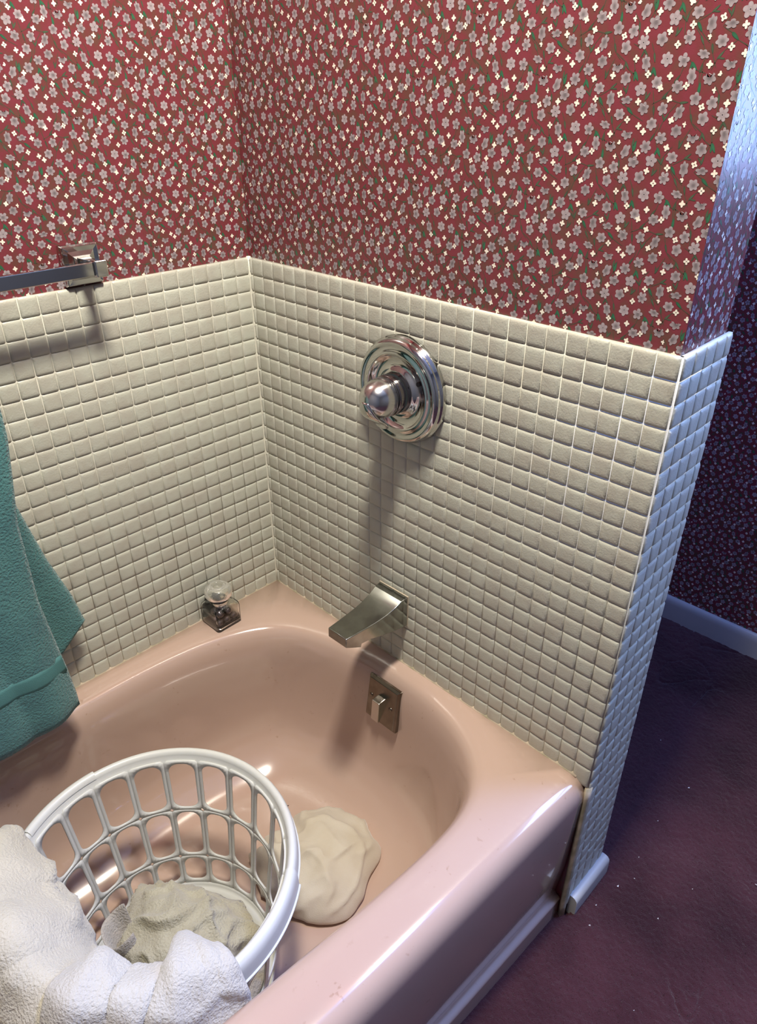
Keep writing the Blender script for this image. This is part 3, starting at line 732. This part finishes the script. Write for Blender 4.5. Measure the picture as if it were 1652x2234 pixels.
# bright white towel folded over the near rim
profB = [(208, [(.146,.352),(.164,.372),(.189,.388),(.213,.372),(.226,.320),(.226,.22)]),
         (219, [(.137,.362),(.160,.386),(.190,.396),(.214,.378),(.227,.320),(.226,.20)]),
         (232, [(.140,.330),(.163,.364),(.190,.384),(.214,.368),(.227,.315),(.226,.19)]),
         (246, [(.134,.315),(.160,.356),(.189,.376),(.213,.362),(.226,.312),(.225,.19)]),
         (257, [(.122,.325),(.152,.366),(.187,.376),(.212,.360),(.225,.310),(.224,.19)]),
         (264, [(.150,.345),(.168,.362),(.190,.370),(.211,.358),(.223,.308),(.223,.19)]),
         (270, [(.168,.346),(.177,.356),(.192,.362),(.209,.352),(.221,.306),(.222,.20)])]
foldB = lambda u, v: .010*np.exp(-np.abs((u-.70-.45*(.25-v))/.06)**1.3)*np.clip(1.2-1.6*v, 0, 1)-.008*np.exp(-np.abs((u-.56-.75*(.30-v))/.02))+.006*np.exp(-((u-.15)/.10)**2)-.005*np.exp(-np.abs((u-.31+.25*(v-.4))/.018))+.0012*np.sin(v*150)*np.exp(-((v-.66)/.03)**2)*(u > .7)
o = drape('white_towel', '', bright_m, (208, 270), profB, 90, 60, .012, 70000, 37, .0055, .0026, foldB)
tag(o, 'bright white towel folded over the near rim of the basket', 'towel')

def lump(name, m, outline, ctr, z0, H, seed, fold, count, fl, nr=44, na=130, shape=2.2, fn=None):
    """crumpled cloth heap: plan outline (x,y points), domed and creased, closed underneath"""
    O = catmull(outline, na, True); ctr = np.array(ctr); V = [np.array([[ctr[0], ctr[1], z0+H]])]
    rr = np.linspace(0, 1, nr+1)[1:]
    prof = lambda t: (1-t**shape)**.55
    rings = []
    for t in rr:
        # bulging side: run out to 1 then tuck under
        q = t*1.22
        if q <= 1: f, h = q, prof(q*.995)
        else: f, h = 1-.16*((q-1)/.22)**2, -.0
        if q > 1: h = -.001
        xy = ctr+(O-ctr)*f
        rings.append(np.c_[xy, np.full(na, z0+.010+max(h, 0)*(H-.010)-(.010*min(1, (q-1)/.2) if q > 1 else 0))])
    V = np.concatenate([np.array([[ctr[0], ctr[1], z0+H]])]+rings)
    F = [(0, 1+i, 1+(i+1) % na) for i in range(na)]
    for k in range(nr-1):
        for i in range(na):
            j = (i+1) % na; F.append((1+k*na+i, 1+(k+1)*na+i, 1+(k+1)*na+j, 1+k*na+j))
    F.append(tuple(1+(nr-1)*na+i for i in range(na)))
    rel = (V[:, 2]-z0)/H
    # creases: ridged noise stretched along the cloth
    rd = lambda n, w: np.clip(1-np.abs(n)*w, 0, 1)**1.6
    a1 = rd(n3(V*np.array([1, .55, 1]), .065, seed), 3.0); a2 = rd(n3(V*np.array([.6, 1, 1]), .045, seed+3), 3.6); a3 = n3(V, .012, seed+5); a4 = n3(V, .05, seed+9)
    d = fold*(a1*1.0+a2*.8-.5+a3*.10+a4*.9)
    C3 = np.array([ctr[0], ctr[1], z0+H*.1]); D = V-C3; D /= np.maximum(np.linalg.norm(D, axis=1), 1e-6)[:, None]
    V = V+D*(d*np.clip(rel*2.5+.25, 0, 1))[:, None]
    if fn is not None: V = fn(V)
    V[:, 2] = np.maximum(V[:, 2], z0+.0005)
    mb = MB(); mb.add(V, F)
    if count: fuzz(mb, V, F, count, fl, .0011, seed)
    return mb.build(name, m)
zb = BB+.0035
o = lump('greyish_washcloth', grey_m, [(-.600,-.300),(-.560,-.262),(-.50,-.262),(-.445,-.300),(-.416,-.36),(-.412,-.430),(-.43,-.475),(-.48,-.500),(-.55,-.505),(-.61,-.47),(-.635,-.41),(-.63,-.35)], (-.525, -.385), zb, .085, 51, .010, 30000, .002)
tag(o, 'greyish washcloth crumpled in the basket bottom under the beige one', 'washcloth')
# its curled-up corner standing beside the beige one
uu, vv = np.meshgrid(np.linspace(0, 1, 26), np.linspace(0, 1, 40), indexing='ij')
ang = np.radians(40+250*vv); rad = .010+.016*uu
Pc = np.stack([-.583+.012*(1-uu)+rad*np.cos(ang), -.338-.030*(1-uu)+rad*np.sin(ang)*1.1, .085+.105*uu+.010*np.cos(ang)*uu+.004*np.sin(ang*3)], 2)
cc = sheet('curled_corner', Pc, grey_m, .005, None, 9000, .0018, 77)
cc.parent = o
o = lump('beige_washcloth', beige_m, [(-.585,-.322),(-.565,-.288),(-.530,-.272),(-.49,-.295),(-.462,-.335),(-.437,-.385),(-.424,-.430),(-.436,-.468),(-.47,-.478),(-.52,-.492),(-.575,-.480),(-.605,-.43),(-.60,-.37)], (-.522, -.385), zb+.052, .108, 57, .011, 60000, .0024)
tag(o, 'stained beige washcloth crumpled on top inside the basket', 'washcloth')
o = lump('white_cloth', cloth_m, [(-.348,-.335),(-.338,-.305),(-.310,-.318),(-.290,-.300),(-.255,-.318),(-.222,-.305),(-.188,-.325),(-.165,-.350),(-.140,-.390),(-.150,-.440),(-.165,-.475),(-.210,-.488),(-.245,-.508),(-.290,-.512),(-.330,-.482),(-.352,-.43),(-.362,-.38)], (-.255, -.405), .0420, .072, 63, .0062, 40000, .0012)
tag(o, 'off white cloth bundled on the tub floor right of the basket', 'cloth')
o = lump('clothing_standin', slate_m, [(-.80,-.16),(-.745,-.20),(-.742,-.30),(-.745,-.40),(-.76,-.50),(-.83,-.56),(-.93,-.52),(-.97,-.40),(-.95,-.26),(-.88,-.16)], (-.86, -.36), .0420, .15, 71, .006, 0, 0)  # added heap, stands in for the clothing edge close to the camera
tag(o, 'slate grey cloth standing in for clothing near the camera, left of the basket', 'cloth')

# ------------------------------------------------------------------ glass jar of bath beads
JROT = 1
JA = math.radians(JROT); JC = np.array([-.1655, -.0330]); JZ = RIM+.0006
jar = thing('glass_jar', 'small square glass jar with round glass stopper on the back ledge of the tub', 'jar', loc=(JC[0], JC[1], JZ))
JS = 1.22
def jp(a, b, z):
    a, b = a*JS, b*JS
    return np.array([JC[0]+a*math.cos(JA)-b*math.sin(JA), JC[1]+a*math.sin(JA)+b*math.cos(JA), JZ+z])
def sq(h, rc, z, n=6):
    out = []
    rc = min(rc, h*.999)
    for k, (sx, sy) in enumerate(((1,1),(-1,1),(-1,-1),(1,-1))):
        for t in np.linspace(0, 90, n):
            q = math.radians(90*k+t); out.append(jp(sx*(h-rc)+rc*math.cos(q), sy*(h-rc)+rc*math.sin(q), z))
    return out
mb = MB()
mb.rings([sq(h, r, z) for h, r, z in [(.018, .004, 0), (.0222, .005, .0006), (.0232, .005, .003), (.0232, .005, .041), (.0228, .007, .0445), (.0205, .012, .0475), (.0165, .0165, .0495), (.0150, .0150, .052), (.0155, .0155, .0545), (.0165, .0165, .0555), (.0160, .0160, .057), (.0135, .0135, .057),
      (.0130, .0130, .052), (.0150, .0150, .0478), (.0190, .011, .0455), (.0208, .006, .0430), (.0212, .004, .040), (.0212, .004, .0045), (.0200, .004, .0035), (.005, .004, .0035)]], 0, True, True, True)
T(mb.build('jar_body', glass), jar)
mb = MB(); lathe(mb, [(.0001, .034), (.009, .0345), (.0125, .039), (.0145, .048), (.0150, .0565), (.0190, .0580), (.0235, .0605), (.0262, .0660), (.0268, .0720), (.0255, .0785), (.0215, .0835), (.0160, .0855), (.0125, .0845), (.0105, .0800), (.0085, .0775), (.0001, .0770)], (JC[0], JC[1], JZ), (0, 0, 1), 48)
T(mb.build('stopper', mat('milky_glass', (.92, .91, .82, 1), .07, trans=.86, ior=1.4)), jar)
# beads
mb = MB(); rb = .0079; n1, n2 = 14, 20
rgs = [[(rb*math.sin(a)*math.cos(b), rb*math.sin(a)*math.sin(b), rb*math.cos(a)) for b in np.linspace(0, 2*PI, n2, endpoint=False)] for a in np.linspace(.02, PI-.02, n1)]
mb.rings(rgs[::-1], 0, True, True, True)
b0 = mb.build('bath_bead', bead_m)
tag(b0, 'purple pearl bath bead inside the small glass jar', 'bath bead', 'bath beads in the glass jar')
spots = [(-.0137, -.0137, .0122), (0, -.0140, .0122), (.0138, -.0136, .0122), (-.0138, 0, .0122), (.0002, .0002, .0122), (.0139, .0004, .0122), (-.0136, .0138, .0122), (.0001, .0138, .0122), (.0137, .0137, .0122),
         (-.0072, -.0074, .0245), (.0074, -.0078, .0245), (.0072, .0070, .0245), (-.0074, .0072, .0245)]
for k, (a, b, z) in enumerate(spots):
    o = b0 if k == 0 else b0.copy()
    if k: COL.objects.link(o)
    o.location = jp(a, b, z)

# ------------------------------------------------------------------ lights
def area(name, loc, target, sx, sy, power, col):
    l = bpy.data.lights.new(name, 'AREA'); l.shape = 'RECTANGLE'; l.size = sx; l.size_y = sy; l.energy = power; l.color = col
    o = bpy.data.objects.new(name, l); COL.objects.link(o); o.location = loc
    d = Vector(target)-Vector(loc); o.rotation_euler = d.to_track_quat('-Z', 'Y').to_euler(); return o
area('tub_light', (-.37, -.70, 2.33), (-.42, -.52, .8), .30, .16, 52, (1.0, .94, .82))
area('hall_light', (.28, -.96, 2.30), (-.75, -.98, .2), .20, .20, 33, (.19, .34, 1.0))
w = sc.world or bpy.data.worlds.new('world'); sc.world = w; w.use_nodes = True
bg = w.node_tree.nodes['Background']; bg.inputs[0].default_value = (.8, .85, 1, 1); bg.inputs[1].default_value = .02

# ------------------------------------------------------------------ view
sc.view_settings.view_transform = 'Standard'; sc.view_settings.look = 'None'
sc.view_settings.gamma = 1; sc.view_settings.use_curve_mapping = False; sc.view_settings.exposure = 0
sc.cycles.use_denoising = True
sc.cycles.max_bounces = 8; sc.cycles.diffuse_bounces = 4; sc.cycles.transmission_bounces = 8; sc.cycles.use_adaptive_sampling = True; sc.cycles.adaptive_threshold = .02; sc.cycles.caustics_reflective = False; sc.cycles.caustics_refractive = False
